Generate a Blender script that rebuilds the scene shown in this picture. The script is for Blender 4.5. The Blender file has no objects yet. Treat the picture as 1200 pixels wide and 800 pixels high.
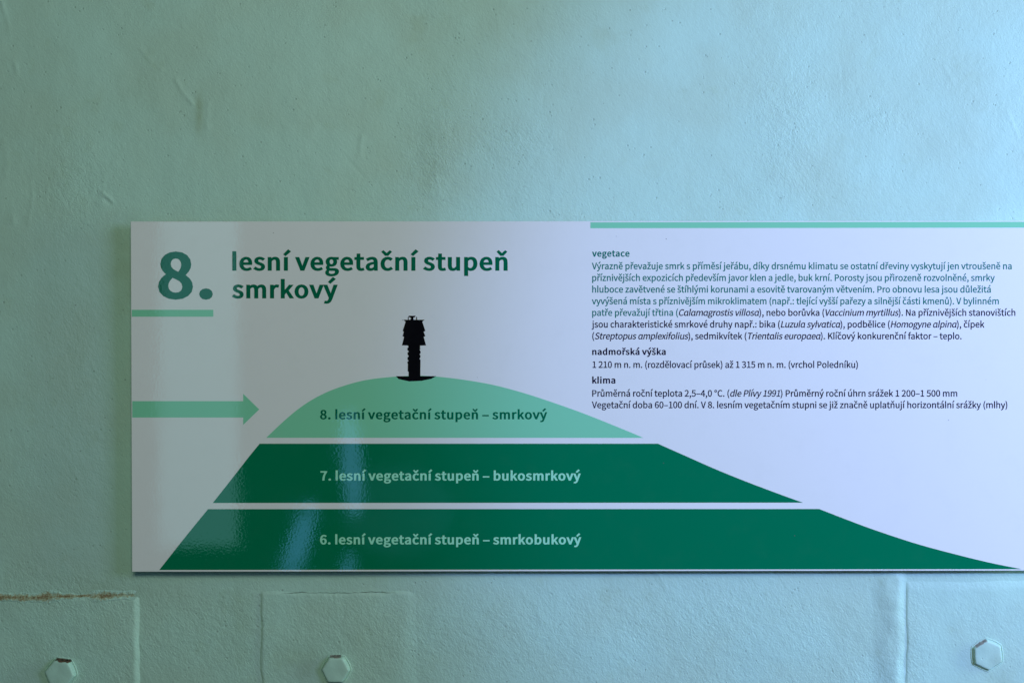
import bpy, bmesh, math, random
import numpy as np
from mathutils import Vector, geometry

S = bpy.context.scene
COL = S.collection
random.seed(8)

# ------------------------------------------------------------------ camera
D = 1.6                                    # camera to the face of the board
cam = bpy.data.cameras.new('camera')
cam.sensor_width = 36.0
cam.lens = 48.0
cam.clip_start = 0.01
cam.clip_end = 60.0
camo = bpy.data.objects.new('camera', cam)
camo.location = (0.0, -D, 0.0)
camo.rotation_euler = (math.radians(90), 0, 0)
COL.objects.link(camo)
S.camera = camo

# ------------------------------------------------------------------ world, lamps, exposure
W = bpy.data.worlds.new('World')
S.world = W
W.use_nodes = True
bg = W.node_tree.nodes['Background']
bg.inputs['Color'].default_value = (0.62, 0.80, 0.80, 1)
bg.inputs['Strength'].default_value = 0.008

def aim(o, target):
    d = Vector(target) - o.location
    o.rotation_euler = d.to_track_quat('-Z', 'Y').to_euler()

def area(name, loc, target, sx, sy, radiance, color, roll=0.0, shape='RECTANGLE', spread=180):
    l = bpy.data.lights.new(name, 'AREA')
    l.shape = shape
    l.size, l.size_y = sx, sy
    a = sx * sy * (math.pi / 4 if shape == 'ELLIPSE' else 1.0)
    l.energy = radiance * math.pi * a
    l.color = color
    l.spread = math.radians(spread)
    o = bpy.data.objects.new(name, l)
    o.location = loc
    COL.objects.link(o)
    aim(o, target)
    if roll:
        o.rotation_euler.rotate_axis('Z', math.radians(roll))
    return o

def spot(name, loc, target, watts, color, size_deg, blend, radius):
    l = bpy.data.lights.new(name, 'SPOT')
    l.energy = watts
    l.color = color
    l.spot_size = math.radians(size_deg)
    l.spot_blend = blend
    l.shadow_soft_size = radius
    o = bpy.data.objects.new(name, l)
    o.location = loc
    COL.objects.link(o)
    aim(o, target)
    return o

def window_light(name, loc, axis_px, edge_px, full_px, watts, color, radius=0.1):
    """spot through the window on the right; its cone falls off on the wall between two photo columns"""
    L = Vector(loc)
    ax = (Vector(((axis_px - 600) / 1000, 0, 0.03)) - L).normalized()
    c1 = (Vector(((edge_px - 600) / 1000, 0, 0.03)) - L).normalized().dot(ax)
    c2 = (Vector(((full_px - 600) / 1000, 0, 0.03)) - L).normalized().dot(ax)
    o = spot(name, loc, ((axis_px - 600) / 1000, 0, 0.03), watts, color, 2 * math.degrees(math.acos(c1)), (c2 - c1) / (1 - c1), radius)
    return o

# soft grey daylight of the room, from the right
area('room_light', (1.9, -1.45, 0.45), (-0.1, 0, 0), 0.9, 0.9, 6.7, (0.51, 0.57, 0.96))
area('front_light', (0.1, -2.4, 0.85), (0, 0, 0), 0.8, 0.5, 12.6, (0.86, 1.0, 0.74))
# the blue of the window on the right, cut off by its reveal
window_light('window_light', (1.75, -1.5, 0.25), 1600, 495, 600, 155, (0.325, 0.48, 1.0), 0.08)
# added lamp grazing the wall, to pick out its relief and right-facing edges
area('grazing_light', (2.7, -0.42, 0.15), (0, 0, 0), 0.3, 1.2, 21.0, (0.66, 1.0, 0.76))
# windows across the room, mirrored in the gloss of the board
def mirrored(name, px0, px1, py0, py1, radiance, color, roll=0.0, shape='RECTANGLE', t=1.125):
    k = 1 + t
    cx = ((px0 + px1) / 2 - 600) / 1000 * k
    cz = (400 - (py0 + py1) / 2) / 1000 * k
    loc = (cx, -D * t, cz)
    return area(name, loc, (cx, 0, cz), (px1 - px0) / 1000 * k, (py1 - py0) / 1000 * k, radiance, color, roll, shape)
mirrored('far_window_light', 186, 279, 205, 640, 1.5, (0.34, 0.86, 0.98))
mirrored('far_glint_light', 400, 424, 480, 606, 3.0, (0.16, 0.52, 1.0), 4, 'ELLIPSE')
mirrored('far_glint_light', 338, 362, 585, 690, 3.3, (0.14, 0.50, 1.0), -17, 'ELLIPSE')
mirrored('far_glint_light', 399, 414, 645, 700, 2.4, (0.14, 0.50, 1.0), -10, 'ELLIPSE')
mirrored('far_glint_light', 400, 530, 545, 650, 0.3, (0.16, 0.62, 1.0), 0, 'ELLIPSE')

S.view_settings.view_transform = 'Standard'
S.view_settings.look = 'None'
S.view_settings.exposure = 0.10
S.view_settings.gamma = 1.0
S.view_settings.use_curve_mapping = False
S.render.engine = 'CYCLES'

# ------------------------------------------------------------------ helpers
WALL_Y = 0.020                             # the wall lies this far behind the face of the board

def B(px, py):                             # photo position -> board plane
    return ((px - 600) / 1000.0, (400 - py) / 1000.0)

KW = (D + WALL_Y) / D
def WP(px, py):                            # photo position -> wall plane
    return ((px - 600) / 1000.0 * KW, (400 - py) / 1000.0 * KW)

def tag(o, label=None, cat=None, group=None, kind=None):
    for k, v in (('label', label), ('category', cat), ('group', group), ('kind', kind)):
        if v:
            o[k] = v
    return o

def empty(name, loc):
    o = bpy.data.objects.new(name, None)
    o.empty_display_size = 0.05
    o.location = loc
    COL.objects.link(o)
    return o

def link(name, me, mat, parent=None, root=None, smooth=False):
    """me is in world coordinates; it is moved into the space of its thing."""
    if root is not None:
        l = root.location
        n = len(me.vertices)
        a = np.empty(n * 3, dtype=np.float32)
        me.vertices.foreach_get('co', a)
        a = a.reshape(-1, 3) - np.array([l.x, l.y, l.z], dtype=np.float32)
        me.vertices.foreach_set('co', a.ravel())
    me.update()
    if smooth:
        me.polygons.foreach_set('use_smooth', np.ones(len(me.polygons), dtype=bool))
    if mat:
        me.materials.append(mat)
    o = bpy.data.objects.new(name, me)
    COL.objects.link(o)
    if parent is not None:
        o.parent = parent
    return o

# value noise on arbitrary points
def vnoise(x, z, wl, seed):
    r = np.random.RandomState(seed)
    N = 256
    T = r.rand(N, N) * 2 - 1
    u, v = x / wl + 77.3, z / wl + 41.7
    i, j = np.floor(u).astype(int), np.floor(v).astype(int)
    f, g = u - i, v - j
    f = f * f * f * (f * (f * 6 - 15) + 10)
    g = g * g * g * (g * (g * 6 - 15) + 10)
    i0, i1, j0, j1 = i % N, (i + 1) % N, j % N, (j + 1) % N
    return (T[i0, j0] * (1 - f) * (1 - g) + T[i1, j0] * f * (1 - g) + T[i0, j1] * (1 - f) * g + T[i1, j1] * f * g)

def fbm(x, z, wl, seed, octv=3):
    a, s = 1.0, 0.0
    for k in range(octv):
        s = s + a * vnoise(x, z, wl / 2 ** k, seed + k * 7)
        a *= 0.5
    return s

def sst(a, b, x):
    t = np.clip((x - a) / (b - a), 0, 1)
    return t * t * (3 - 2 * t)

def seg_dist(x, z, a, b):
    ax, az = a; bx, bz = b
    dx, dz = bx - ax, bz - az
    L2 = dx * dx + dz * dz
    t = np.clip(((x - ax) * dx + (z - az) * dz) / L2, 0, 1)
    return np.hypot(x - ax - t * dx, z - az - t * dz), ((x - ax) * dz - (z - az) * dx) / math.sqrt(L2), t

def ridge(x, z, pts, w, amp):
    h = np.zeros_like(x)
    for a, b in zip(pts[:-1], pts[1:]):
        d, s, t = seg_dist(x, z, WP(*a), WP(*b))
        h = np.maximum(h, np.exp(-(d / w) ** 2))
    return h * amp

def blob(x, z, px, py, rx, ry):
    cx, cz = WP(px, py)
    return np.exp(-(((x - cx) / (rx / 1000)) ** 2 + ((z - cz) / (ry / 1000)) ** 2))

def grid_mesh(name, xs, zs, H, y0):
    X, Z = np.meshgrid(xs, zs)
    ny, nx = X.shape
    co = np.stack([X, y0 - H, Z], axis=-1).reshape(-1, 3).astype(np.float32)
    idx = np.arange(nx * ny).reshape(ny, nx)
    q = np.stack([idx[:-1, :-1], idx[:-1, 1:], idx[1:, 1:], idx[1:, :-1]], axis=-1).reshape(-1, 4)
    me = bpy.data.meshes.new(name)
    me.vertices.add(len(co)); me.vertices.foreach_set('co', co.ravel())
    nf = len(q)
    me.loops.add(nf * 4); me.loops.foreach_set('vertex_index', q.ravel().astype(np.int32))
    me.polygons.add(nf)
    me.polygons.foreach_set('loop_start', (np.arange(nf) * 4).astype(np.int32))
    me.polygons.foreach_set('loop_total', np.full(nf, 4, dtype=np.int32))
    me.update(calc_edges=True)
    return me

def put_attr(me, name, arr):
    a = me.attributes.new(name, 'FLOAT', 'POINT')
    a.data.foreach_set('value', arr.ravel().astype(np.float32))

# ------------------------------------------------------------------ materials
def new_mat(name):
    m = bpy.data.materials.new(name)
    m.use_nodes = True
    nt = m.node_tree
    return m, nt, nt.nodes['Principled BSDF']

def N(nt, kind, **kw):
    n = nt.nodes.new(kind)
    for k, v in kw.items():
        if k in n.inputs:
            n.inputs[k].default_value = v
        else:
            setattr(n, k, v)
    return n

def mathn(nt, op, a, b=None, c=None, clamp=False):
    n = nt.nodes.new('ShaderNodeMath'); n.operation = op; n.use_clamp = clamp
    for i, v in enumerate((a, b, c)):
        if v is None: continue
        if isinstance(v, (int, float)): n.inputs[i].default_value = v
        else: nt.links.new(v, n.inputs[i])
    return n.outputs[0]

def mixc(nt, fac, a, b):
    n = nt.nodes.new('ShaderNodeMix'); n.data_type = 'RGBA'
    for sock, v in ((n.inputs[0], fac), (n.inputs[6], a), (n.inputs[7], b)):
        if isinstance(v, tuple): sock.default_value = v if len(v) == 4 else v + (1,)
        elif isinstance(v, (int, float)): sock.default_value = v
        else: nt.links.new(v, sock)
    return n.outputs[2]

def ramp(nt, val, lo, hi):
    n = nt.nodes.new('ShaderNodeMapRange'); n.interpolation_type = 'SMOOTHSTEP'
    nt.links.new(val, n.inputs[0])
    n.inputs[1].default_value = lo; n.inputs[2].default_value = hi
    return n.outputs[0]

MINT = (0.485, 0.712, 0.630)

def paint_material(name, rust=None):
    """thick brushed mint paint on steel; rust = 'edge' adds rust where the top edge of a bolt has lost its paint"""
    m, nt, p = new_mat(name)
    tc = nt.nodes.new('ShaderNodeTexCoord')
    geo = nt.nodes.new('ShaderNodeNewGeometry')
    pos = geo.outputs['Position']
    def noise(scale, detail=2, rough=0.5, dist=0.0, vec=pos, dims='3D'):
        n = N(nt, 'ShaderNodeTexNoise', Scale=scale, Detail=detail, Roughness=rough, Distortion=dist)
        nt.links.new(vec, n.inputs['Vector'])
        return n.outputs['Fac']
    # brush direction: stretched along a diagonal
    mp = nt.nodes.new('ShaderNodeMapping')
    nt.links.new(pos, mp.inputs['Vector'])
    mp.inputs['Rotation'].default_value = (0, math.radians(30), 0)
    mp2 = nt.nodes.new('ShaderNodeMapping')
    nt.links.new(mp.outputs[0], mp2.inputs['Vector'])
    mp2.inputs['Scale'].default_value = (1.0, 1.0, 0.5)
    att = nt.nodes.new('ShaderNodeAttribute'); att.attribute_name = 'grain'
    stip = noise(460, 3, 0.65)
    strk = noise(330, 3, 0.6, 0.6, mp2.outputs[0])
    mid = noise(90, 3, 0.55)
    big = noise(9, 3, 0.55)
    pit = N(nt, 'ShaderNodeTexVoronoi', Scale=170.0)
    nt.links.new(pos, pit.inputs['Vector'])
    pitm = mathn(nt, 'MULTIPLY', ramp(nt, pit.outputs['Distance'], 0.30, 0.08), ramp(nt, noise(55, 2), 0.56, 0.68))
    h = mathn(nt, 'MULTIPLY', stip, 0.55)
    h = mathn(nt, 'ADD', h, mathn(nt, 'MULTIPLY', strk, 0.85))
    h = mathn(nt, 'ADD', h, mathn(nt, 'MULTIPLY', mid, 0.9))
    amp = mathn(nt, 'ADD', 0.28, mathn(nt, 'MULTIPLY', att.outputs['Fac'], 1.0))
    h = mathn(nt, 'MULTIPLY', h, amp)
    h = mathn(nt, 'SUBTRACT', h, mathn(nt, 'MULTIPLY', pitm, 0.55))
    bump = N(nt, 'ShaderNodeBump', Strength=1.0, Distance=0.00058)
    nt.links.new(h, bump.inputs['Height'])
    nt.links.new(bump.outputs[0], p.inputs['Normal'])
    # colour: slight mottling, olive stains and patches, grime specks
    c = mixc(nt, ramp(nt, big, 0.35, 0.68), MINT, (MINT[0] * 0.97, MINT[1] * 0.93, MINT[2] * 0.90))
    c = mixc(nt, mathn(nt, 'MULTIPLY', ramp(nt, noise(24, 4, 0.6), 0.60, 0.74), 0.16), c, (0.34, 0.44, 0.26))
    st = nt.nodes.new('ShaderNodeAttribute'); st.attribute_name = 'olive_tone'
    c = mixc(nt, mathn(nt, 'MULTIPLY', st.outputs['Fac'], 0.55), c, (0.26, 0.33, 0.18))
    spk = N(nt, 'ShaderNodeTexVoronoi', Scale=62.0)
    nt.links.new(pos, spk.inputs['Vector'])
    sp = mathn(nt, 'MULTIPLY', ramp(nt, spk.outputs['Distance'], 0.085, 0.045), ramp(nt, noise(31, 2), 0.55, 0.62))
    c = mixc(nt, mathn(nt, 'MULTIPLY', sp, 0.42), c, (0.10, 0.11, 0.09))
    c = mixc(nt, mathn(nt, 'MULTIPLY', pitm, 0.25), c, (0.14, 0.18, 0.15))
    if rust:                               # (direction of the bare edge, middle, half length, inner limit, how bare, dark, light)
        ang, mid_u, half, lim, bare, dark, light = rust
        sx = nt.nodes.new('ShaderNodeSeparateXYZ')
        nt.links.new(tc.outputs['Object'], sx.inputs[0])
        X_, Z_ = sx.outputs[0], sx.outputs[2]
        ca, sa = math.cos(ang), math.sin(ang)
        v = mathn(nt, 'ADD', mathn(nt, 'MULTIPLY', X_, ca), mathn(nt, 'MULTIPLY', Z_, sa))
        u = mathn(nt, 'ADD', mathn(nt, 'MULTIPLY', X_, sa), mathn(nt, 'MULTIPLY', Z_, -ca))
        n1 = noise(330, 3, 0.6)
        v = mathn(nt, 'ADD', v, mathn(nt, 'MULTIPLY', mathn(nt, 'SUBTRACT', n1, 0.5), 0.004))
        rm = mathn(nt, 'MULTIPLY', mathn(nt, 'MULTIPLY', ramp(nt, v, lim, lim + 0.0009), ramp(nt, v, lim + 0.0036, lim + 0.0026)),
                   ramp(nt, mathn(nt, 'ABSOLUTE', mathn(nt, 'SUBTRACT', u, mid_u)), half, half * 0.75))
        rc = mixc(nt, ramp(nt, n1, 0.42, 0.6), dark, light)
        c = mixc(nt, mathn(nt, 'MULTIPLY', rm, bare), c, rc)
    nt.links.new(c, p.inputs['Base Color'])
    p.inputs['Roughness'].default_value = 0.5
    p.inputs['Specular IOR Level'].default_value = 0.35
    return m

def rust_material():
    m, nt, p = new_mat('rusty_seam')
    tc = nt.nodes.new('ShaderNodeNewGeometry')
    def noise(scale, detail=3, rough=0.6):
        n = N(nt, 'ShaderNodeTexNoise', Scale=scale, Detail=detail, Roughness=rough)
        nt.links.new(tc.outputs['Position'], n.inputs['Vector'])
        return n.outputs['Fac']
    at = nt.nodes.new('ShaderNodeAttribute'); at.attribute_name = 'core'
    e = mathn(nt, 'ADD', at.outputs['Fac'], mathn(nt, 'MULTIPLY', mathn(nt, 'SUBTRACT', noise(420), 0.5), 1.5))
    c = mixc(nt, ramp(nt, e, 0.30, 0.70), MINT, (0.40, 0.42, 0.28))
    c = mixc(nt, ramp(nt, e, 0.72, 1.0), c, (0.25, 0.185, 0.10))
    c = mixc(nt, ramp(nt, e, 1.10, 1.4), c, (0.075, 0.045, 0.025))
    nt.links.new(c, p.inputs['Base Color'])
    b = N(nt, 'ShaderNodeBump', Strength=1.0, Distance=0.0012)
    nt.links.new(noise(500), b.inputs['Height']); nt.links.new(b.outputs[0], p.inputs['Normal'])
    p.inputs['Roughness'].default_value = 0.8
    return m

def gloss_material(name, color, dust=0.012, rough=0.035):
    """print under a glossy orange-peel laminate"""
    m, nt, p = new_mat(name)
    tc = nt.nodes.new('ShaderNodeNewGeometry')
    def noise(scale, detail=2, rough=0.5):
        n = N(nt, 'ShaderNodeTexNoise', Scale=scale, Detail=detail, Roughness=rough)
        nt.links.new(tc.outputs['Position'], n.inputs['Vector'])
        return n.outputs['Fac']
    h = mathn(nt, 'ADD', mathn(nt, 'MULTIPLY', noise(360, 2), 1.0), mathn(nt, 'MULTIPLY', noise(45, 2), 0.8))
    b = N(nt, 'ShaderNodeBump', Strength=1.0, Distance=0.000027)
    nt.links.new(h, b.inputs['Height']); nt.links.new(b.outputs[0], p.inputs['Normal'])
    c = color + (1,)
    # fine dust and a few dark fly specks
    vo = N(nt, 'ShaderNodeTexVoronoi', Scale=38.0)
    nt.links.new(tc.outputs['Position'], vo.inputs['Vector'])
    sp = mathn(nt, 'MULTIPLY', ramp(nt, vo.outputs['Distance'], 0.036, 0.018), ramp(nt, noise(21, 2), 0.53, 0.56))
    cc = mixc(nt, mathn(nt, 'MULTIPLY', ramp(nt, noise(30, 5, 0.7), 0.45, 0.85), dust), c, (0.42, 0.45, 0.42))
    cc = mixc(nt, mathn(nt, 'MULTIPLY', sp, 0.55), cc, (0.12, 0.12, 0.12))
    nt.links.new(cc, p.inputs['Base Color'])
    nt.links.new(mathn(nt, 'ADD', rough - 0.012, mathn(nt, 'MULTIPLY', ramp(nt, noise(14, 4, 0.6), 0.42, 0.75), 0.06)), p.inputs['Roughness'])
    p.inputs['IOR'].default_value = 1.5
    return m

PAINT = paint_material('mint_wall_paint')
BOLT_RUSTY = paint_material('mint_bolt_paint', (math.radians(90), 0.0015, 0.0105, 0.0140, 1.0, (0.026, 0.016, 0.010), (0.13, 0.065, 0.04)))
BOLT_SCRAPED = paint_material('mint_bolt_paint', (math.radians(90), -0.001, 0.0075, 0.0139, 0.9, (0.09, 0.07, 0.06), (0.24, 0.20, 0.18)))
BOLT_CHIPPED = paint_material('mint_bolt_paint', (math.radians(118), 0.0005, 0.0085, 0.0142, 0.7, (0.22, 0.13, 0.13), (0.36, 0.25, 0.25)))
RUST = rust_material()
WHITE = gloss_material('board_white', (0.87, 0.85, 0.865), 0.06)
LIGHTGREEN = gloss_material('print_light_green', (0.245, 0.68, 0.44), 0.05)
DEEPGREEN = gloss_material('print_deep_green', (0.0, 0.190, 0.087))
TEXTGREEN = gloss_material('print_text_green', (0.0, 0.150, 0.075))
PALETEXT = gloss_material('print_pale_green_text', (0.38, 0.86, 0.62))
BODYGREEN = gloss_material('print_body_green', (0.0, 0.185, 0.150))
INK = gloss_material('print_ink', (0.004, 0.002, 0.032))
BLACK = gloss_material('print_black', (0.004, 0.004, 0.006))
SPACER = new_mat('spacer_metal')[0]
SPACER.node_tree.nodes['Principled BSDF'].inputs['Base Color'].default_value = (0.3, 0.3, 0.3, 1)

# ------------------------------------------------------------------ the wall
def grain_of(X, Z):
    g = 0.25 + 0.35 * np.clip(fbm(X, Z, 0.22, 301) + 0.2, 0, 1)
    px, py = X / KW * 1000 + 600, 400 - Z / KW * 1000
    g += 0.85 * sst(655, 720, py) * (0.55 + 0.45 * np.clip(fbm(X, Z, 0.12, 311) + 0.4, 0, 1))
    for b in ((85, 470, 60, 190), (505, 190, 30, 55), (595, 165, 45, 26), (925, 150, 40, 60), (1030, 140, 45, 14), (85, 215, 40, 60), (60, 675, 110, 30)):
        g += 0.7 * blob(X, Z, *b)
    g -= 0.75 * sst(1070, 1110, px) * sst(655, 700, py)
    return np.clip(g, 0.05, 1.6)

def wall_height(X, Z):
    h = 0.0011 * fbm(X, Z, 0.24, 11) + 0.00035 * fbm(X, Z, 0.055, 31) + 0.00007 * grain_of(X, Z) * fbm(X, Z, 0.011, 51, 2)
    wall = h; h = np.zeros_like(X)
    h += ridge(X, Z, [(-2, -10), (10, 30), (15, 62), (23, 98)], 0.0022, 0.0005)
    h += ridge(X, Z, [(36, 205), (38, 232), (33, 262)], 0.0018, 0.00025)
    h += ridge(X, Z, [(120, 226), (126, 231), (132, 236)], 0.0014, 0.0008) - ridge(X, Z, [(124, 234), (130, 239)], 0.0016, 0.0007)
    h += ridge(X, Z, [(206, 94), (214, 108), (226, 122)], 0.0022, 0.00055) + ridge(X, Z, [(244, 120), (243, 150)], 0.0025, 0.0005)
    h += ridge(X, Z, [(165, 58), (178, 74), (190, 83)], 0.002, 0.0003)
    h += ridge(X, Z, [(925, 131), (940, 130), (946, 136)], 0.0016, 0.0005) + ridge(X, Z, [(1006, 146), (1025, 138), (1050, 132)], 0.0016, 0.0005)
    h += ridge(X, Z, [(1060, 138), (1082, 137)], 0.0016, 0.0003)
    h += ridge(X, Z, [(560, 152), (580, 180), (600, 186), (628, 180)], 0.0022, 0.00035)
    h += ridge(X, Z, [(424, 160), (420, 190)], 0.003, 0.0004) + ridge(X, Z, [(4, 165), (16, 260)], 0.004, 0.0003)
    h = wall + h * np.clip(0.55 + 0.75 * fbm(X, Z, 0.014, 71, 2), 0.0, 1.3)
    # brush drags in the rough paint
    for k in range(46):
        r = random.Random(900 + k)
        x, y = r.uniform(-20, 1220), r.uniform(-20, 820)
        a = math.radians(r.gauss(118, 22)); L = r.uniform(8, 34)
        h += ridge(X, Z, [(x, y), (x + L * math.cos(a), y - L * math.sin(a))], 0.0016, r.choice((-1, 1)) * r.uniform(0.00012, 0.0003))
    return h

def axis(lo, hi, a, b, step, out=26):
    return np.concatenate([np.linspace(lo, a, out, endpoint=False), np.arange(a, b, step), np.linspace(b, hi, out)])

xs = axis(-2.4, 2.4, -0.66, 0.66, 0.0018)
zs = axis(-1.5, 1.6, -0.45, 0.45, 0.0018)
X, Z = np.meshgrid(xs, zs)
H = wall_height(X, Z)
# the sloping lap that ends at the right-hand plate: full coat to its left, thinner to its right
px, py = X / KW * 1000 + 600, 400 - Z / KW * 1000
below = sst(662, 680, py)
wob = 1.5 * vnoise(X, Z, 0.03, 77) * 1
lap = (sst(1020, 1049, px + wob) * (1 - sst(1050, 1063, px + wob)))
H += 0.0034 * lap * below * (1 + 0.25 * vnoise(X, Z, 0.012, 78))
me = grid_mesh('wall', xs, zs, H, WALL_Y)
put_attr(me, 'grain', grain_of(X, Z))
olive_tone = 0.9 * blob(X, Z, 233, 133, 5, 20) + 0.35 * blob(X, Z, 160, 118, 16, 14) + 0.4 * blob(X, Z, 120, 690, 60, 16) \
    + 0.3 * blob(X, Z, 150, 300, 26, 60) + 0.45 * blob(X, Z, 504, 200, 13, 40) + 0.25 * blob(X, Z, 283, 740, 14, 80)
olive_tone *= 0.75 + 0.6 * fbm(X, Z, 0.02, 401)
put_attr(me, 'olive_tone', np.clip(olive_tone, 0, 1))
wall = link('wall', me, PAINT, smooth=True)
tag(wall, 'mint green wall thickly painted with brush marks and small pits behind the sign', 'wall', kind='structure')

# ------------------------------------------------------------------ steel plates under the paint
def plate_mesh(x0, x1, y0, y1, thick, soft, seed, wobble=1.2, step=0.0016):
    """rounded, over-painted plate; x0..y1 in photo units, thick in metres, soft = edge widths left, right, top, bottom"""
    (ax, az), (bx, bz) = WP(x0 - 4, y1 + 4), WP(x1 + 4, y0 - 4)
    gx = np.arange(ax, bx, step); gz = np.arange(az, bz, step)
    X, Z = np.meshgrid(gx, gz)
    px, py = X / KW * 1000 + 600, 400 - Z / KW * 1000
    w1 = wobble * fbm(X, Z, 0.03, seed, 3); w2 = wobble * fbm(X, Z, 0.03, seed + 3, 3)
    e = sst(x0, x0 + soft[0], px + w1) * (1 - sst(x1 - soft[1], x1, px + w1)) * sst(y0, y0 + soft[2], py + w2) * (1 - sst(y1 - soft[3], y1, py + w2))
    base = wall_height(X, Z)
    H = base - 0.0009 + (thick + 0.0009) * e
    me = grid_mesh('plate', gx, gz, H, WALL_Y)
    put_attr(me, 'grain', grain_of(X, Z))
    st = 0.25 * blob(X, Z, 128, 722, 12, 18) + 0.3 * blob(X, Z, 45, 770, 26, 22) + 0.35 * blob(X, Z, 355, 772, 30, 22)  # olive darkening on the first two plates, mostly left of their bolts
    put_attr(me, 'olive_tone', np.clip(st * (0.75 + 0.6 * fbm(X, Z, 0.02, 421)), 0, 1))
    return me

def wall_plate(label, x0, x1, y0, y1, thick, soft, seed, **kw):
    c = WP((x0 + x1) / 2, y1)
    root = empty('wall_plate', (c[0], WALL_Y, c[1]))
    tag(root, label, 'plate', 'over-painted bolted plates along the foot of the wall')
    link('plate', plate_mesh(x0, x1, y0, y1, thick, soft, seed, **kw), PAINT, root, root, smooth=True)
    return root

plate_rusty = wall_plate('over-painted steel plate with a rusty brown seam along its top edge', -70, 166, 696, 900, 0.0034, (6, 9, 6, 8), 501)
plate_mid = wall_plate('over-painted steel plate with a worn grey top edge, below the hill drawing',
                       304, 500, 690, 900, 0.0014, (4, 30, 7, 8), 521, wobble=2.2)
plate_right = wall_plate('smooth over-painted steel plate beside a lumpy vertical paint ridge', 1060, 1300, 672, 900, 0.0013, (3.2, 8, 20, 8), 541, wobble=1.0)

# rust that has broken through along the top of the first plate
def seam():
    (ax, az), (bx, bz) = WP(-40, 705.5), WP(159.5, 690.5)
    gx = np.arange(ax, bx, 0.0007); gz = np.arange(az, bz, 0.0006)
    X, Z = np.meshgrid(gx, gz)
    zc = WP(0, 699.5)[1] + (X - WP(0, 0)[0]) * 0.014 + 0.0011 * fbm(X, Z * 0, 0.028, 611, 4)
    wd = 0.0034 * (1 + 0.5 * fbm(X, Z * 0, 0.018, 621, 3))
    d = np.abs(Z - zc) / wd
    core = np.clip(1.2 - 0.62 * d, 0, 1.25) * (1 - 0.45 * sst(WP(110, 0)[0], WP(158, 0)[0], X)) * (0.86 + 0.22 * fbm(X, Z * 0, 0.012, 641, 3))
    base = wall_height(X, Z)
    top = base + 0.0034 * sst(696, 702, 400 - Z / KW * 1000)
    H = top + 0.0006 * sst(2.2, 0.9, d) - 0.0005 * sst(0.45, 0.0, d) + 0.0005 * fbm(X, Z, 0.004, 631, 2) * sst(2.0, 0.6, d) - 0.0009 * sst(1.5, 2.2, d)
    me = grid_mesh('rusty_seam', gx, gz, H, WALL_Y)
    put_attr(me, 'core', core)
    return me
tag(link('rusty_seam', seam(), RUST, plate_rusty, plate_rusty, smooth=True), 'cracked brown rust breaking through the paint')

# hair crack and scuff on the second plate's top edge
def crack(pts, wid, depth_y, seed, name, mat, parent):
    bm = bmesh.new()
    r = random.Random(seed)
    P = []
    for (a, b) in zip(pts[:-1], pts[1:]):
        n = max(2, int(abs(b[0] - a[0]) / 4))
        for i in range(n):
            t = i / n
            P.append((a[0] + (b[0] - a[0]) * t, a[1] + (b[1] - a[1]) * t + r.uniform(-0.5, 0.5)))
    P.append(pts[-1])
    rows = []
    for i, p in enumerate(P):
        w = wid * r.uniform(0.35, 1.0) * (0.15 if i in (0, len(P) - 1) else 1)
        x, z = WP(*p)
        h = float(wall_height(np.array([[x]]), np.array([[z]]))[0, 0])
        y = WALL_Y - h - depth_y
        rows.append([bm.verts.new((x, y + 0.0006, z - w)), bm.verts.new((x, y - 0.0004, z)), bm.verts.new((x, y + 0.0006, z + w))])
    for a, b in zip(rows[:-1], rows[1:]):
        for k in range(2):
            bm.faces.new((a[k], b[k], b[k + 1], a[k + 1]))
    bm.normal_update()
    me = bpy.data.meshes.new(name); bm.to_mesh(me); bm.free()
    return link(name, me, mat, parent, parent)
GRIME, gnt, gp = new_mat('grime')
gp.inputs['Base Color'].default_value = (0.20, 0.28, 0.24, 1); gp.inputs['Roughness'].default_value = 0.8
crack([(327, 695.0), (350, 693.6), (400, 694.4), (440, 693.0), (470, 694.0)], 0.00055, 0.0008, 5, 'paint_crack', GRIME, plate_mid)

# ------------------------------------------------------------------ hex bolts
def bolt_mesh(R, h, rot, seed, mat):
    """hexagonal head rounded by many coats of paint; its axis is -Y, local origin at its foot"""
    bm = bmesh.new()
    n = 72
    prof = [(1.16, -0.001), (1.11, 0.0007), (1.07, 0.0011), (1.04, 0.0008), (1.015, 0.0001), (1.0, 0.0012), (0.975, h * 0.45), (0.945, h * 0.68), (0.915, h * 0.88), (0.88, h * 0.97), (0.83, h), (0.74, h + 0.0001), (0.5, h + 0.0001), (0.25, h)]
    rows = []
    r = random.Random(seed)
    ph = [r.uniform(0, 6.28) for _ in range(4)]
    for (s, d) in prof:
        row = []
        for k in range(n):
            a = 2 * math.pi * k / n
            m = ((a - rot) % (math.pi / 3)) - math.pi / 6
            hexr = R * math.cos(math.pi / 6) / math.cos(m)
            q = min(1.0, max(0.0, (s - 0.3) / 0.5))
            corner = 0.12 if s < 1.01 else 0.3
            rr = (hexr * (1 - corner) + R * 0.945 * corner) * s
            rr *= 1 + 0.012 * math.sin(2 * a + ph[0]) + 0.008 * math.sin(5 * a + ph[1])
            dd = d + (0.00022 * math.sin(3 * a + ph[2]) if s > 0.4 and d > 0.002 else 0)
            row.append(bm.verts.new((rr * math.cos(a), -dd, rr * math.sin(a))))
        rows.append(row)
    for A, Bq in zip(rows[:-1], rows[1:]):
        for k in range(n):
            bm.faces.new((A[k], A[(k + 1) % n], Bq[(k + 1) % n], Bq[k]))
    bm.faces.new(rows[-1])
    bmesh.ops.recalc_face_normals(bm, faces=bm.faces)
    me = bpy.data.meshes.new('hex_bolt')
    bm.to_mesh(me); bm.free()
    me.polygons.foreach_set('use_smooth', np.ones(len(me.polygons), dtype=bool))
    me.attributes.new('grain', 'FLOAT', 'POINT')
    me.materials.append(mat)
    return me

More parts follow.
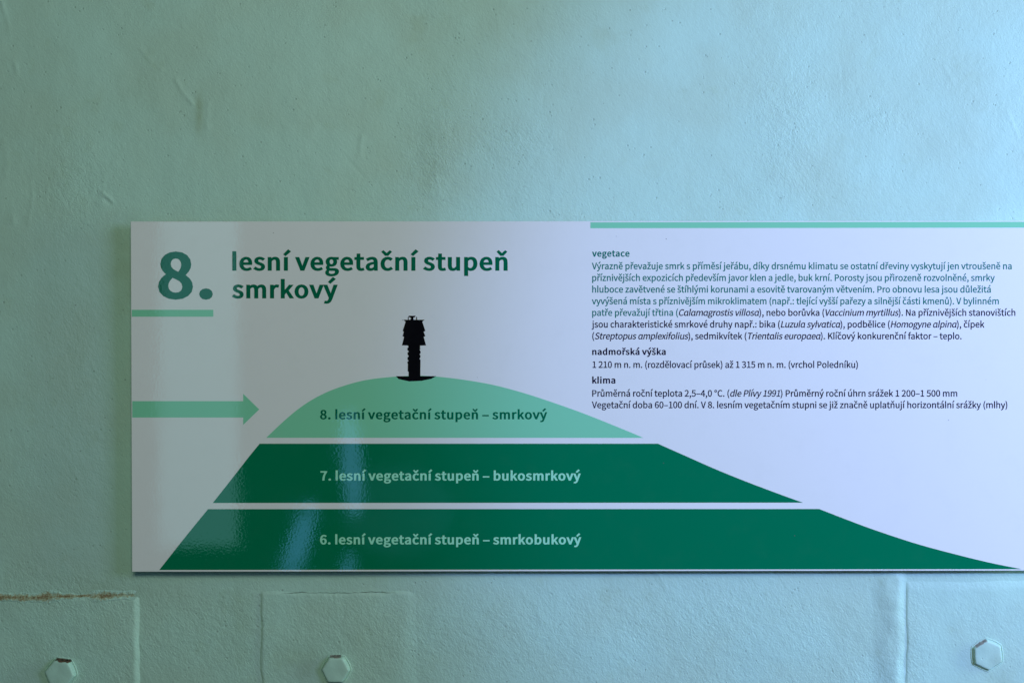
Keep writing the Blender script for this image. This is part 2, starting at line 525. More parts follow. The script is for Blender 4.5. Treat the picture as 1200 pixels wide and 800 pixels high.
def hex_bolt(px, py, R, h, rot, roll, seed, thick, mat, label):
    x, z = WP(px, py)
    hh = float(wall_height(np.array([[x]]), np.array([[z]]))[0, 0])
    o = bpy.data.objects.new('hex_bolt', bolt_mesh(R, h, rot, seed, mat))
    o.location = (x, WALL_Y - hh - thick + 0.0004, z)
    o.rotation_euler = (0, math.radians(roll), 0)
    COL.objects.link(o)
    return tag(o, label, 'bolt', 'painted hex bolts in the wall plates')

hex_bolt(72.5, 787.0, 0.0186, 0.0080, 0.0, 8, 1, 0.0034, BOLT_RUSTY, 'painted hex bolt with a dark rusty top edge, on the plate with the rusty seam')
hex_bolt(394.0, 783.0, 0.0176, 0.0070, 0.0, 2, 2, 0.0017, BOLT_SCRAPED, 'painted hex bolt with a thin scrape of rust on top, on the middle plate')
hex_bolt(1156.0, 766.0, 0.0192, 0.0048, math.pi / 6, -4, 3, 0.0013, BOLT_CHIPPED, 'large rounded painted hex bolt with a faint pinkish chip, on the smooth plate')

# ------------------------------------------------------------------ lettering
GLYPHS = {
    ' ': (314, ''),
    '(': (473, '335,-275 413,-239 335,-84 279,83 246,258 235,436 246,613 279,786 335,953 413,1109 335,1146 248,985 183,815 143,633 129,436 143,238 183,55 248,-114'),
    ')': (473, '139,-275 225,-114 290,55 330,238 345,436 330,633 290,815 225,985 139,1146 59,1109 138,953 194,786 228,613 239,436 228,258 194,83 138,-84 59,-239'),
    ',': (389, '105,-266 190,-217 255,-150 295,-68 310,27 302,90 281,137 247,166 202,176 154,166 119,135 105,87 118,39 152,8 199,-3 214,-1 204,-61 176,-113 133,-157 74,-190'),
    '.': (389, '195,-18 241,-6 274,28 287,78 274,130 241,164 195,176 148,164 115,130 102,78 115,28 148,-6'),
    '0': (777, '389,-18 521,15 622,115 686,282 709,517 686,749 622,914 521,1012 389,1045 257,1012 156,914 92,749 70,517 92,282 156,115 257,15;389,85 310,110 248,188 208,322 193,517 208,710 248,843 310,919 389,944 469,919 531,843 571,710 585,517 571,322 531,188 469,110'),
    '1': (777, '123,0 686,0 686,106 480,106 480,1027 382,1027 322,997 253,973 169,954 169,873 353,873 353,106 123,106'),
    '2': (777, '62,0 707,0 707,111 423,111 255,101 420,269 547,431 629,588 658,744 637,868 577,963 483,1023 359,1045 268,1034 189,1004 120,957 56,895 130,822 192,883 263,926 343,941 426,926 485,884 521,819 532,738 504,600 418,446 271,273 62,76'),
    '3': (777, '368,-18 497,2 602,59 673,151 699,275 682,371 636,447 567,502 482,535 482,542 556,579 614,633 651,703 664,789 641,897 579,978 484,1028 364,1045 255,1029 161,986 78,923 147,842 210,894 281,928 360,941 433,930 487,897 522,845 534,779 519,701 471,639 384,598 249,583 249,485 400,470 498,428 552,363 569,279 553,199 511,139 445,101 360,88 280,98 212,124 155,162 106,206 41,123 98,70 170,25 259,-7'),
    '4': (777, '476,0 597,0 597,283 734,283 734,385 597,385 597,1027 455,1027 28,367 28,283 476,283;476,385 161,385 395,735 478,887 483,887 476,700'),
    '5': (777, '367,-18 492,5 600,74 675,184 703,333 679,480 612,582 513,642 394,661 336,656 286,642 239,620 266,917 653,917 653,1027 154,1027 120,548 189,504 244,537 298,558 360,564 448,549 515,503 558,429 573,331 556,229 509,153 440,105 354,88 273,98 205,123 149,159 102,202 38,118 96,67 168,24 257,-7'),
    '6': (777, '422,-18 535,6 629,74 693,179 717,315 697,456 639,557 549,617 431,637 350,622 269,580 199,514 223,715 280,846 363,918 464,940 524,930 580,903 626,861 699,940 635,994 555,1031 458,1045 315,1015 194,918 110,746 78,490 104,268 176,109 285,14;202,412 272,488 343,529 410,542 492,526 550,481 584,409 595,315 582,220 545,146 490,99 422,83 335,104 269,167 224,271'),
    '7': (777, '277,0 410,0 431,275 477,510 565,728 711,950 711,1027 69,1027 69,917 567,917 439,711 353,500 302,268'),
    '8': (777, '392,-18 523,2 624,58 690,143 713,246 699,341 660,415 605,473 541,517 541,524 587,567 631,625 664,694 676,772 657,881 601,966 513,1022 395,1042 284,1023 194,970 135,888 113,782 125,706 155,642 199,588 252,545 252,539 183,493 123,430 81,350 64,255 89,145 157,59 261,2;394,77 308,91 239,131 194,190 178,266 188,336 218,399 262,454 319,499 423,455 510,405 569,340 591,251 577,180 537,126 475,90;462,557 374,595 300,642 249,702 230,782 242,849 276,901 328,935 394,947 467,933 521,894 555,836 567,765 555,691 520,622'),
    '9': (777, '329,-18 468,13 587,114 670,292 702,557 675,771 603,923 493,1015 356,1045 242,1021 149,953 85,848 62,711 82,572 139,471 228,410 345,389 430,405 511,448 581,514 556,313 499,182 419,110 325,88 260,98 201,125 151,167 81,87 146,33 228,-4;580,622 509,543 436,498 366,485 285,501 228,547 194,618 182,711 195,808 232,881 288,929 357,945 445,925 512,863 557,762'),
    ':': (389, '195,546 241,559 274,593 287,644 274,695 241,730 195,742 148,730 115,695 102,644 115,593 148,559;195,-18 241,-6 274,28 287,78 274,130 241,164 195,176 148,164 115,130 102,78 115,28 148,-6'),
    'C': (894, '528,-18 622,-8 705,20 778,66 843,129 772,211 703,149 624,109 534,95 401,125 300,209 237,342 214,517 238,690 304,820 406,903 538,931 619,919 689,885 748,835 818,919 767,966 702,1006 625,1034 536,1045 355,1008 211,903 116,736 81,513 115,289 209,122 350,18'),
    'H': (1020, '141,0 270,0 270,485 749,485 749,0 880,0 880,1027 749,1027 749,597 270,597 270,1027 141,1027'),
    'K': (905, '141,0 270,0 270,325 447,535 755,0 899,0 528,637 850,1027 703,1027 273,511 270,511 270,1027 141,1027'),
    'L': (761, '141,0 720,0 720,111 270,111 270,1027 141,1027'),
    'N': (1013, '141,0 263,0 263,539 248,860 254,860 364,648 738,0 871,0 871,1027 748,1027 748,493 766,168 759,168 648,380 273,1027 141,1027'),
    'P': (887, '141,0 270,0 270,409 440,409 594,428 713,486 791,584 818,725 790,867 712,960 591,1011 434,1027 141,1027;270,514 270,922 417,922 536,912 621,880 672,819 689,725 673,630 624,565 541,526 423,514'),
    'S': (835, '426,-18 571,4 680,67 750,159 775,273 758,373 713,448 646,504 563,548 417,611 357,638 302,672 262,718 246,783 260,845 299,891 359,921 438,931 527,920 605,887 672,836 739,919 657,984 555,1029 438,1045 309,1025 207,968 139,882 115,773 134,674 183,600 251,547 324,510 471,445 539,413 593,377 630,329 643,262 628,194 586,141 518,107 427,95 323,111 226,155 144,223 67,133 140,70 225,23 321,-8'),
    'T': (839, '354,0 485,0 485,917 796,917 796,1027 43,1027 43,917 354,917'),
    'V': (805, '329,0 479,0 805,1027 674,1027 508,471 409,132 403,132 304,471 137,1027 1,1027'),
    'a': (789, '304,-18 395,-3 479,36 556,91 560,91 571,0 676,0 676,468 662,596 615,695 533,758 413,780 296,764 195,726 115,681 164,592 230,632 307,662 392,674 469,657 517,614 542,553 549,482 340,445 195,388 110,307 83,197 99,106 145,38 216,-4;340,85 287,92 245,113 216,150 206,206 223,273 281,327 387,368 549,396 549,185 478,130 410,97'),
    'b': (866, '464,-18 588,9 694,89 767,218 794,392 774,552 716,674 622,753 492,780 407,766 326,727 252,674 258,810 258,1115 129,1115 129,0 231,0 242,78 248,78 318,27 391,-7;443,90 387,97 324,122 258,168 258,569 328,625 395,660 459,672 552,652 615,595 650,506 661,391 645,265 599,170 530,110'),
    'c': (714, '429,-18 518,-7 601,26 675,77 619,164 567,126 507,99 440,88 344,109 270,168 222,260 204,380 222,499 272,592 348,651 444,672 500,664 550,641 595,606 660,690 601,735 528,767 438,780 299,753 182,675 102,549 73,380 100,211 175,86 288,8'),
    'd': (868, '388,-18 475,-3 553,36 619,90 623,90 634,0 739,0 739,1115 611,1115 611,822 618,692 552,739 484,769 403,780 279,752 174,672 101,546 74,380 96,210 160,86 259,8;416,90 327,109 261,166 220,258 206,381 223,500 270,592 340,651 426,672 488,664 549,639 611,592 611,193 548,135 484,101'),
    'e': (776, '437,-18 532,-8 615,20 686,59 641,144 583,112 521,91 451,84 352,103 274,156 222,240 199,350 711,350 717,423 697,570 638,683 543,755 413,780 287,752 178,673 102,547 73,380 101,212 179,87 294,9;197,441 223,542 272,616 338,662 416,678 496,663 555,617 592,543 605,441'),
    'f': (455, '46,657 150,657 150,0 277,0 277,657 438,657 438,761 277,761 277,881 284,946 304,993 338,1021 385,1031 471,1010 499,1109 461,1122 418,1130 371,1133 273,1116 204,1065 163,987 150,882 150,761 46,754'),
    'g': (790, '385,-350 545,-329 666,-272 743,-188 770,-87 754,-5 704,51 621,83 506,94 356,94 292,100 251,117 229,143 223,176 229,213 247,243 272,268 308,253 346,244 384,241 493,259 582,312 641,396 662,506 655,568 633,621 601,662 756,662 756,761 492,761 384,780 275,761 184,707 122,621 99,508 114,424 151,354 199,304 199,298 159,263 128,215 115,157 124,103 148,62 183,32 183,25 123,-24 85,-83 71,-147 94,-234 159,-297 258,-337;403,-262 311,-253 241,-226 198,-184 183,-129 191,-85 216,-41 261,0 359,-11 490,-11 557,-16 605,-33 634,-63 644,-108 627,-165 579,-214 503,-249;384,328 322,340 271,377 236,433 223,508 235,583 270,639 321,674 384,686 448,674 499,639 534,583 546,508 533,433 498,377 446,340'),
    'h': (850, '129,0 258,0 258,552 328,616 393,655 465,668 530,656 575,620 601,557 609,465 609,0 737,0 737,482 723,610 680,703 608,761 504,780 408,763 326,717 252,653 258,810 258,1115 129,1115'),
    'i': (385, '193,917 238,928 268,958 279,1003 268,1046 238,1075 193,1085 149,1075 120,1046 109,1003 120,958 149,928;129,0 258,0 258,761 129,761'),
    'j': (385, '49,-339 145,-321 210,-271 246,-192 258,-87 258,761 130,761 130,-87 126,-149 112,-196 83,-226 36,-237 -36,-223 -62,-319;193,917 237,928 267,958 279,1003 267,1046 237,1075 193,1085 149,1075 119,1046 108,1003 119,958 149,928'),
    'k': (773, '129,0 255,0 255,200 398,367 620,0 759,0 472,454 725,761 583,761 261,360 255,360 255,1115 129,1115'),
    'l': (398, '263,-18 338,-7 319,91 293,88 275,94 262,111 258,143 258,1115 129,1115 129,151 136,79 160,26 202,-7'),
    'm': (1297, '129,0 258,0 258,552 325,617 389,655 448,668 511,656 555,620 581,557 590,465 590,0 717,0 717,552 786,617 849,655 909,668 972,656 1016,620 1042,557 1050,465 1050,0 1178,0 1178,482 1164,610 1121,703 1050,761 948,780 859,761 776,710 696,634 667,695 624,741 564,770 486,780 399,763 320,716 249,650 246,650 234,761 129,761'),
    'n': (854, '129,0 258,0 258,552 328,616 393,655 465,668 530,656 575,620 601,557 609,465 609,0 737,0 737,482 723,610 680,703 608,761 504,780 408,763 324,716 249,650 246,650 234,761 129,761'),
    'o': (849, '424,-18 558,8 670,86 747,211 776,380 747,549 670,675 558,753 424,780 291,753 179,675 102,549 73,380 102,211 179,86 291,8;424,88 334,109 265,168 220,260 204,380 220,499 265,592 334,651 424,672 514,651 584,592 630,499 646,380 630,260 584,168 514,109'),
    'p': (868, '129,-321 258,-321 258,-63 254,70 323,22 394,-8 464,-18 588,9 694,89 767,218 794,392 774,552 716,674 622,753 492,780 405,765 323,726 249,672 246,672 234,761 129,761;443,90 387,97 324,122 258,168 258,569 328,625 395,660 459,672 552,652 615,595 650,506 661,391 645,265 599,170 530,110'),
    'r': (543, '129,0 258,0 258,489 300,571 348,625 399,656 448,665 522,653 546,763 465,780 403,769 346,737 294,687 249,622 246,622 234,761 129,761'),
    's': (655, '328,-18 446,0 533,48 586,120 604,207 583,298 530,361 455,405 373,438 311,462 259,489 222,524 209,570 217,613 243,648 287,672 350,681 413,672 470,648 522,613 584,693 518,737 439,768 349,780 238,763 155,717 104,649 87,564 106,481 158,420 229,377 308,345 371,320 426,290 466,251 482,200 473,154 445,116 398,91 332,81 248,93 175,124 106,172 45,87 126,33 222,-4'),
    't': (528, '367,-18 415,-14 463,-4 508,10 483,106 396,85 341,95 304,124 285,169 279,231 279,657 486,657 486,761 279,761 279,975 172,975 158,761 38,754 38,657 151,657 151,235 162,131 199,51 265,0'),
    'u': (850, '352,-18 424,-8 489,19 548,63 602,119 606,119 616,0 723,0 723,761 595,761 595,221 527,148 461,106 389,92 324,104 280,140 255,203 246,294 246,761 118,761 118,279 132,150 174,57 247,1'),
    'v': (730, '293,0 443,0 711,761 585,761 441,328 371,104 364,104 294,328 151,761 18,761'),
    'x': (697, '21,0 155,0 258,178 335,314 342,314 424,178 536,0 676,0 426,384 657,761 524,761 430,594 363,466 356,466 282,594 179,761 41,761 272,396'),
    'y': (730, '141,-328 242,-307 320,-252 380,-168 426,-64 711,761 587,761 450,339 388,123 381,123 305,339 151,761 18,761 324,-1 307,-59 278,-124 241,-176 194,-210 136,-223 77,-210 52,-312'),
    'z': (665, '49,0 625,0 625,104 210,104 612,692 612,761 92,761 92,657 450,657 49,69'),
    '°': (518, '261,672 335,686 397,727 439,789 455,871 439,954 397,1017 335,1057 261,1071 185,1057 122,1017 79,954 63,871 79,789 122,727 185,686;261,744 212,753 175,780 150,820 141,871 150,923 175,965 212,992 261,1001 308,992 345,965 369,923 378,871 369,820 345,780 308,753'),
    'á': (789, '304,-18 395,-3 479,36 556,91 560,91 571,0 676,0 676,468 662,596 615,695 533,758 413,780 296,764 195,726 115,681 164,592 230,632 307,662 392,674 469,657 517,614 542,553 549,482 340,445 195,388 110,307 83,197 99,106 145,38 216,-4;340,85 287,92 245,113 216,150 206,206 223,273 281,327 387,368 549,396 549,185 478,130 410,97;395,896 640,1137 552,1221 331,961'),
    'é': (776, '437,-18 532,-8 615,20 686,59 641,144 583,112 521,91 451,84 352,103 274,156 222,240 199,350 711,350 717,423 697,570 638,683 543,755 413,780 287,752 178,673 102,547 73,380 101,212 179,87 294,9;197,441 223,542 272,616 338,662 416,678 496,663 555,617 592,543 605,441;391,896 634,1137 546,1221 325,961'),
    'í': (385, '172,896 417,1137 326,1221 105,961;129,0 258,0 258,761 129,761'),
    'ú': (850, '352,-18 424,-8 489,19 548,63 602,119 606,119 616,0 723,0 723,761 595,761 595,221 527,148 461,106 389,92 324,104 280,140 255,203 246,294 246,761 118,761 118,279 132,150 174,57 247,1;402,896 647,1137 557,1221 336,961'),
    'ý': (730, '141,-328 242,-307 320,-252 380,-168 426,-64 711,761 587,761 450,339 388,123 381,123 305,339 151,761 18,761 324,-1 307,-59 278,-124 241,-176 194,-210 136,-223 77,-210 52,-312;357,896 604,1137 513,1221 291,961'),
    'č': (714, '429,-18 518,-7 601,26 675,77 619,164 567,126 507,99 440,88 344,109 270,168 222,260 204,380 222,499 272,592 348,651 444,672 500,664 550,641 595,606 660,690 601,735 528,767 438,780 299,753 182,675 102,549 73,380 100,211 175,86 288,8;311,899 437,899 615,1116 562,1167 377,990 371,990 188,1167 133,1116'),
    'ě': (776, '437,-18 532,-8 615,20 686,59 641,144 583,112 521,91 451,84 352,103 274,156 222,240 199,350 711,350 717,423 697,570 638,683 543,755 413,780 287,752 178,673 102,547 73,380 101,212 179,87 294,9;349,899 476,899 655,1116 599,1167 416,990 409,990 225,1167 171,1116;197,441 223,542 272,616 338,662 416,678 496,663 555,617 592,543 605,441'),
    'ň': (854, '129,0 258,0 258,552 328,616 393,655 465,668 530,656 575,620 601,557 609,465 609,0 737,0 737,482 723,610 680,703 608,761 504,780 408,763 324,716 249,650 246,650 234,761 129,761;398,899 524,899 702,1116 648,1167 464,990 458,990 275,1167 220,1116'),
    'ř': (543, '129,0 258,0 258,489 300,571 348,625 399,656 448,665 522,653 546,763 465,780 403,769 346,737 294,687 249,622 246,622 234,761 129,761;275,899 401,899 578,1116 525,1167 340,990 335,990 151,1167 97,1116'),
    'š': (655, '328,-18 446,0 533,48 586,120 604,207 583,298 530,361 455,405 373,438 311,462 259,489 222,524 209,570 217,613 243,648 287,672 350,681 413,672 470,648 522,613 584,693 518,737 439,768 349,780 238,763 155,717 104,649 87,564 106,481 158,420 229,377 308,345 371,320 426,290 466,251 482,200 473,154 445,116 398,91 332,81 248,93 175,124 106,172 45,87 126,33 222,-4;261,899 387,899 565,1116 512,1167 327,990 321,990 138,1167 83,1116'),
    'ů': (850, '352,-18 424,-8 489,19 548,63 602,119 606,119 616,0 723,0 723,761 595,761 595,221 527,148 461,106 389,92 324,104 280,140 255,203 246,294 246,761 118,761 118,279 132,150 174,57 247,1;421,868 492,880 545,911 579,959 590,1021 579,1083 545,1131 492,1162 421,1174 350,1162 296,1131 262,1083 250,1021 262,959 296,911 350,880;421,924 375,936 343,970 331,1021 343,1072 375,1106 421,1118 466,1106 498,1072 511,1021 498,970 466,936'),
    'ž': (665, '49,0 625,0 625,104 210,104 612,692 612,761 92,761 92,657 450,657 49,69;274,899 400,899 578,1116 525,1167 340,990 334,990 151,1167 96,1116'),
    'ɑ': (875, '388,-18 478,-3 557,38 622,92 626,92 641,41 666,7 701,-12 746,-18 815,-7 798,91 773,88 756,94 744,111 739,143 739,761 636,761 625,686 622,686 555,738 485,769 406,780 280,752 174,672 101,546 74,380 96,210 160,86 259,8;416,90 327,109 261,166 220,258 206,381 223,500 270,592 340,651 426,672 488,664 549,639 611,592 611,193 548,135 484,101'),
    '–': (751, '64,350 686,350 686,437 64,437'),
}

GS = 4000.0
CAPH, XH = 0.25665, 0.19013               # cap height and x-height of the letters in GLYPHS

def contours(ch):
    if ch == 'l':                          # a plain bar in this typeface
        return 0.094, [[(0.031, 0.0), (0.0635, 0.0), (0.0635, 0.2787), (0.031, 0.2787)]]
    adv, s = GLYPHS[ch]
    return adv / GS, [[tuple(float(v) / GS for v in q.split(',')) for q in c.split(' ')] for c in s.split(';')] if s else []

def area2(c):
    return sum(a[0] * b[1] - b[0] * a[1] for a, b in zip(c, c[1:] + c[:1]))

def embolden(cs, dx, dy):
    if not cs: return cs
    big = max(cs, key=lambda c: abs(area2(c)))
    sg = 1.0 if area2(big) > 0 else -1.0
    out = []
    for c in cs:
        n = len(c); r = []
        for i in range(n):
            p0, p1, p2 = Vector(c[i - 1]), Vector(c[i]), Vector(c[(i + 1) % n])
            a, b = (p1 - p0), (p2 - p1)
            if a.length < 1e-9 or b.length < 1e-9:
                continue
            a.normalize(); b.normalize()
            na, nb = Vector((a.y, -a.x)) * sg, Vector((b.y, -b.x)) * sg
            m = na + nb
            if m.length < 0.3: m = na
            m = m / max(0.42, m.dot(na))
            if m.length > 1.9: m = m * (1.9 / m.length)
            r.append((p1.x + m.x * dx, p1.y + m.y * dy))
        out.append(r)
    return out

_cache = {}
def glyph(ch, style):
    key = (ch, style)
    if key in _cache: return _cache[key]
    src = 'ɑ' if style == 'i' and ch == 'a' else ch
    adv, cs = contours(src)
    if style == 'b':
        dx, dy = 0.0135, 0.0088
        cs = embolden(cs, dx, dy)
        k = XH / (XH + 2 * dy)
        cs = [[(x, (y + dy) * k) for x, y in c] for c in cs]
        adv += 1.45 * dx if ch != ' ' else 0
    else:
        dx = 0.0062 if style == 'r' else 0.0056
        cs = embolden(cs, dx, dx)
    if style == 'i':
        cs = [[(x + 0.2 * y - 0.008, y) for x, y in c] for c in cs]
        adv *= 0.955
    tris, vs = [], []
    if cs:
        pts, edges = [], []
        for c in cs:
            o = len(pts); n = len(c)
            pts += [Vector(p) for p in c]
            edges += [(o + i, o + (i + 1) % n) for i in range(n)]
        v, e, f, *_ = geometry.delaunay_2d_cdt(pts, edges, [], 0, 1e-6)
        vs = [(p.x, p.y) for p in v]
        for t in f:
            x = sum(v[i].x for i in t) / 3; y = sum(v[i].y for i in t) / 3
            wn = 0
            for c in cs:
                for (x0, y0), (x1, y1) in zip(c, c[1:] + c[:1]):
                    if (y0 <= y) != (y1 <= y):
                        if x0 + (y - y0) / (y1 - y0) * (x1 - x0) > x:
                            wn += 1 if y1 > y0 else -1
            if wn:
                tris.append(tuple(t))
    xs_ = [p[0] for p in vs] or [0]
    _cache[key] = (adv, vs, tris, min(xs_), max(xs_))
    return _cache[key]

def set_line(runs, x0, x1, base, cap):
    """runs: [(text, style, key)] set on one line from photo x0 to x1, baseline and cap height in photo px; returns {key: [(verts, tris)]}"""
    sy = cap / CAPH
    pen, items, lo, hi = 0.0, [], None, 0
    for text, style, key in runs:
        for ch in text:
            adv, vs, tr, a, b = glyph(ch, style)
            if vs:
                if lo is None: lo = pen + a
                hi = pen + b
            items.append((ch, pen, vs, tr, key)); pen += adv
    sx = (x1 - x0) / (hi - lo)
    if not 0.85 < sx / sy < 1.15:
        print('STRETCH', round(sx / sy, 3), runs[0][0][:24])
    out = {}
    for ch, q, vs, tr, key in items:
        if vs:
            out.setdefault(key, []).append(([(x0 + (q + x - lo) * sx, base - y * sy) for x, y in vs], tr))
    return out

# ------------------------------------------------------------------ the information board
TL, TR, BR, BL = (153.0, 259.6), (1226, 258.9), (1226, 668.2), (154.6, 669.6)
c = B((TL[0] + TR[0]) / 2, 669)
board = empty('info_board', (c[0], 0.006, c[1]))
tag(board, 'long white glossy information sign with green hill diagram and Czech text', 'sign')

def flat(name, polys, y, mat, parent):
    """printed sheet: polys = [(photo points, tris or None)] laid y in front of the face of the board"""
    V, F = [], []
    for pts, tr in polys:
        o = len(V)
        V += [(B(*p)[0], -y, B(*p)[1]) for p in pts]
        if tr is None:
            tr = [tuple(t) for t in geometry.tessellate_polygon([[Vector((p[0], p[1], 0)) for p in pts]])]
        for t in tr:
            a, b, d = (V[o + i] for i in t[:3])
            cr = (b[0] - a[0]) * (d[2] - a[2]) - (b[2] - a[2]) * (d[0] - a[0])
            t = [o + i for i in t]
            F.append(t if cr > 0 else t[::-1])
    me = bpy.data.meshes.new(name)
    me.from_pydata(V, [], F)
    return link(name, me, mat, parent, board)

# panel: aluminium composite with a small rounded rim
bm = bmesh.new()
fr = [bm.verts.new((B(*p)[0], 0.0, B(*p)[1])) for p in (BL, BR, TR, TL)]
bk = [bm.verts.new((v.co.x, 0.006, v.co.z)) for v in fr]
bm.faces.new(fr); bm.faces.new(bk[::-1])
for k in range(4):
    bm.faces.new((fr[k], bk[k], bk[(k + 1) % 4], fr[(k + 1) % 4]))
bmesh.ops.recalc_face_normals(bm, faces=bm.faces)
bmesh.ops.bevel(bm, geom=[e for e in bm.edges if all(v.co.y < 0.001 for v in e.verts)], offset=0.0005, segments=3, profile=0.5, affect='EDGES')
me = bpy.data.meshes.new('panel'); bm.to_mesh(me); bm.free()
panel = link('panel', me, WHITE, board, board)
# distance pieces that hold it off the wall
for (px_, py_) in ((215, 300), (215, 630), (690, 300), (690, 630), (1165, 300), (1165, 630)):
    x, z = B(px_, py_)
    bm = bmesh.new()
    g = bmesh.ops.create_cone(bm, cap_ends=True, segments=20, radius1=0.012, radius2=0.012, depth=0.018)
    for v in g['verts']:
        v.co = Vector((x + v.co.x, 0.0149 + v.co.z, z + v.co.y))
    me = bpy.data.meshes.new('spacer'); bm.to_mesh(me); bm.free()
    link('spacer', me, SPACER, board, board)

P1, P2, P3 = 0.00004, 0.00008, 0.00012

flat('header_stripe', [([(691.9, 260.6), (1224.6, 259.9), (1224.6, 266.8), (691.9, 267.5)], None)], P1, LIGHTGREEN, panel)
flat('underline_bar', [([(154.4, 362.9), (250, 362.9), (250, 371), (154.5, 371)], None)], P1, LIGHTGREEN, panel)
flat('arrow', [([(155, 469.8), (285, 469.8), (285, 461.2), (303.8, 479.5), (285, 497.6), (285, 489), (155, 489)], None)], P1, LIGHTGREEN, panel)

def smooth_pts(P, n=6):
    out = []
    for i in range(len(P) - 1):
        p0 = P[max(0, i - 1)]; p1 = P[i]; p2 = P[i + 1]; p3 = P[min(len(P) - 1, i + 2)]
        for k in range(n):
            t = k / n
            out.append(tuple(0.5 * (2 * p1[j] + (p2[j] - p0[j]) * t + (2 * p0[j] - 5 * p1[j] + 4 * p2[j] - p3[j]) * t * t + (3 * p1[j] - p0[j] - 3 * p2[j] + p3[j]) * t ** 3) for j in (0, 1)))
    return out + [P[-1]]

crest = smooth_pts([(312, 512.7), (330, 495.6), (347.5, 480.6), (365, 468.6), (385, 458.4), (405, 451.2), (422.5, 446.4), (440, 443.4), (465, 441), (488, 440.1),
                    (510, 440.9), (545, 445), (580, 451.3), (615, 460.7), (652.5, 473.0), (690, 486.6), (740, 506.8), (754, 512.8)])
band8 = flat('hill_band', [(crest, None)], P1, LIGHTGREEN, panel)
tag(band8, 'pale green top band of the hill')
l7 = smooth_pts([(249.3, 589.0), (265, 569.2), (280, 550), (292, 534.6), (304.3, 519.6)])
r7 = smooth_pts([(771, 519.6), (804, 534.2), (837.5, 549), (876, 564.6), (916, 579.6), (941, 588.6)])
band7 = flat('hill_band', [(l7 + r7, None)], P1, DEEPGREEN, panel)
tag(band7, 'dark green middle band of the hill')
l6 = smooth_pts([(186.6, 667.4), (213, 634), (229, 614.2), (243.8, 596.2)])
r6 = smooth_pts([(960, 596), (992, 608.4), (1025, 620.6), (1075, 637), (1125, 650.4), (1162.5, 659.4), (1197.5, 666.4)])
band6 = flat('hill_band', [(l6 + r6, None)], P1, DEEPGREEN, panel)
tag(band6, 'dark green bottom band of the hill')

def T(X, Y):
    return (440 + X / 8.889, 360 + Y / 8.889)
tower = [(213, 716), (345, 718), (345, 672), (336, 664), (338, 590), (330, 572), (346, 556), (334, 545), (334, 522), (348, 508), (336, 494), (334, 474), (348, 460), (333, 446),
         (333, 426), (344, 414), (340, 398), (276, 396), (298, 308), (282, 300), (296, 254), (284, 246), (314, 150), (290, 130), (362, 130), (372, 112), (344, 98), (346, 88),
         (416, 88), (418, 96), (394, 110), (400, 130), (512, 130), (488, 150), (520, 246), (502, 254), (519, 300), (503, 308), (527, 396), (462, 399), (468, 412), (462, 420),
         (470, 430), (460, 444), (471, 458), (470, 478), (460, 490), (470, 506), (468, 522), (459, 535), (470, 548), (468, 640), (468, 716), (634, 716), (582, 744), (478, 765), (352, 771), (240, 746)]
flat('tower_silhouette', [([T(*p) for p in tower], None)] +
     [([T(a, 100), T(a + 9, 100), T(a + 9, 131), T(a, 131)], None) for a in (338, 350 + 74)], P3, BLACK, panel)

def text(name, lines, y, mat, parent, key=None):
    polys = []
    for l in lines:
        for k, v in l.items():
            if key is None or k == key: polys += v
    return flat(name, polys, y, mat, parent)

number = set_line([('8.', 'b', 0)], 185.2, 249.4, 350.2, 56.0)
text('number_text', [number], P2, TEXTGREEN, panel)
text('title_text', [set_line([('lesní vegetační stupeň', 'b', 0)], 272.2, 594.9, 317.2, 21.6),
                    set_line([('smrkový', 'b', 0)], 271.6, 395.8, 349.6, 21.6)], P2, TEXTGREEN, panel)
text('band_text', [set_line([('8. lesní vegetační stupeň – smrkový', 'b', 0)], 375.0, 641.3, 491.1, 11.3)], P2, TEXTGREEN, band8)
text('band_text', [set_line([('7. lesní vegetační stupeň – bukosmrkový', 'b', 0)], 375.5, 680.6, 562.7, 11.3)], P2, PALETEXT, band7)
text('band_text', [set_line([('6. lesní vegetační stupeň – smrkobukový', 'b', 0)], 375.0, 681.2, 637.4, 11.3)], P2, PALETEXT, band6)

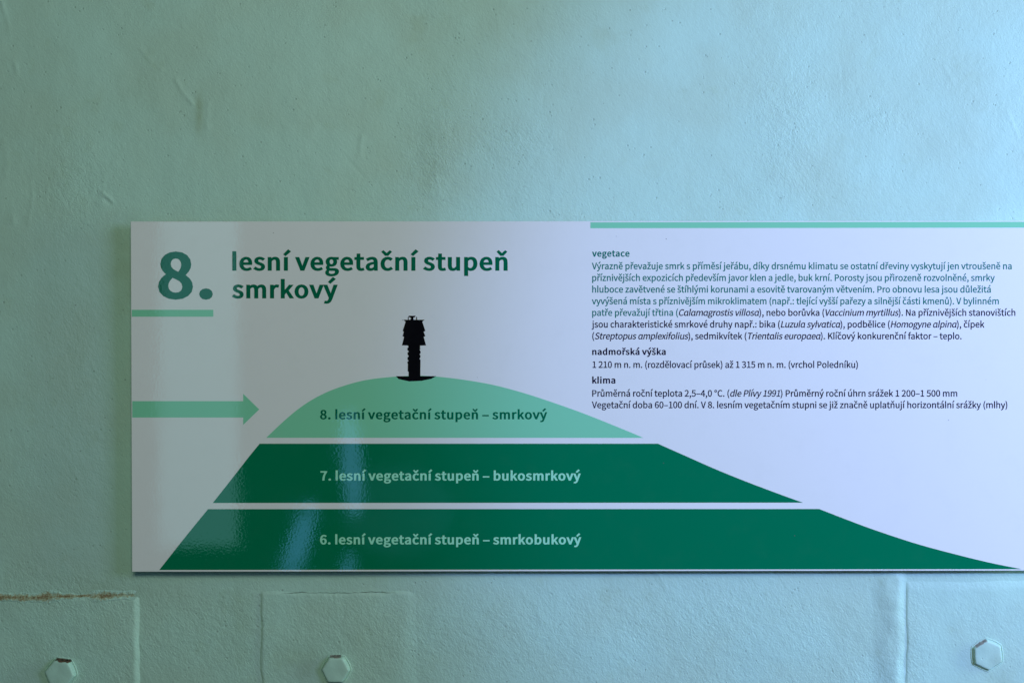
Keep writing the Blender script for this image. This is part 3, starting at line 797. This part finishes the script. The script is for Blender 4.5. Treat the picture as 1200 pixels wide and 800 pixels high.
L0 = 693.6
CB, CR = 7.9, 7.4
text('section_heading', [set_line([('vegetace', 'b', 0)], L0 + 0.2, 737.8, 300.8, CB)], P2, BODYGREEN, panel)
text('section_heading', [set_line([('nadmořská výška', 'b', 0)], L0 + 0.4, 780.2, 415.8, CB)], P2, INK, panel)
text('section_heading', [set_line([('klima', 'b', 0)], L0 + 0.4, 721.2, 449.2, CB)], P2, INK, panel)
G_, K_ = 'green', 'ink'
veg = [
    set_line([('Výrazně převažuje smrk s příměsí jeřábu, díky drsnému klimatu se ostatní dřeviny vyskytují jen vtroušeně na', 'r', G_)], L0, 1185.6, 315.4, CR),
    set_line([('příznivějších expozicích především javor klen a jedle, buk krní. Porosty jsou přirozeně rozvolněné, smrky', 'r', G_)], L0 + 0.4, 1165.8, 329.1, CR),
    set_line([('hluboce zavětvené se štíhlými korunami a esovitě tvarovaným větvením. Pro obnovu lesa jsou důležitá', 'r', G_)], L0 + 0.4, 1161.1, 342.7, CR),
    set_line([('vyvýšená místa s příznivějším mikroklimatem (např.: tlející vyšší pařezy a silnější části kmenů). V bylinném', 'r', G_)], L0, 1170.5, 356.4, CR),
    set_line([('patře převažují třtina (', 'r', G_), ('Calamagrostis villosa', 'i', K_), ('), nebo borůvka (', 'r', K_), ('Vaccinium myrtillus', 'i', K_),
              ('). Na příznivějších stanovištích', 'r', K_)], L0 + 0.4, 1189.9, 369.9, CR),
    set_line([('jsou charakteristické smrkové druhy např.: bika (', 'r', K_), ('Luzula sylvatica', 'i', K_), ('), podbělice (', 'r', K_), ('Homogyne alpina', 'i', K_), ('), čípek', 'r', K_)],
             L0 - 0.4, 1153.7, 383.6, CR),
    set_line([('(', 'r', K_), ('Streptopus amplexifolius', 'i', K_), ('), sedmikvítek (', 'r', K_), ('Trientalis europaea', 'i', K_), ('). Klíčový konkurenční faktor – teplo.', 'r', K_)],
             L0 + 0.5, 1126.9, 397.3, CR)]
text('body_text', veg, P2, BODYGREEN, panel, G_)
text('body_text', veg, P2, INK, panel, K_)
text('body_text', [set_line([('1 210 m n. m. (rozdělovací průsek) až 1 315 m n. m. (vrchol Poledníku)', 'r', 0)], L0 + 0.8, 1005.4, 430.8, CR)], P2, INK, panel)
text('body_text', [set_line([('Průměrná roční teplota 2,5–4,0 °C. (', 'r', 0), ('dle Plívy 1991', 'i', 0), (') Průměrný roční úhrn srážek 1 200–1 500 mm', 'r', 0)], L0 + 0.4, 1121.8, 464.4, CR),
                   set_line([('Vegetační doba 60–100 dní. V 8. lesním vegetačním stupni se již značně uplatňují horizontální srážky (mlhy)', 'r', 0)], L0, 1180.5, 477.9, CR)], P2, INK, panel)
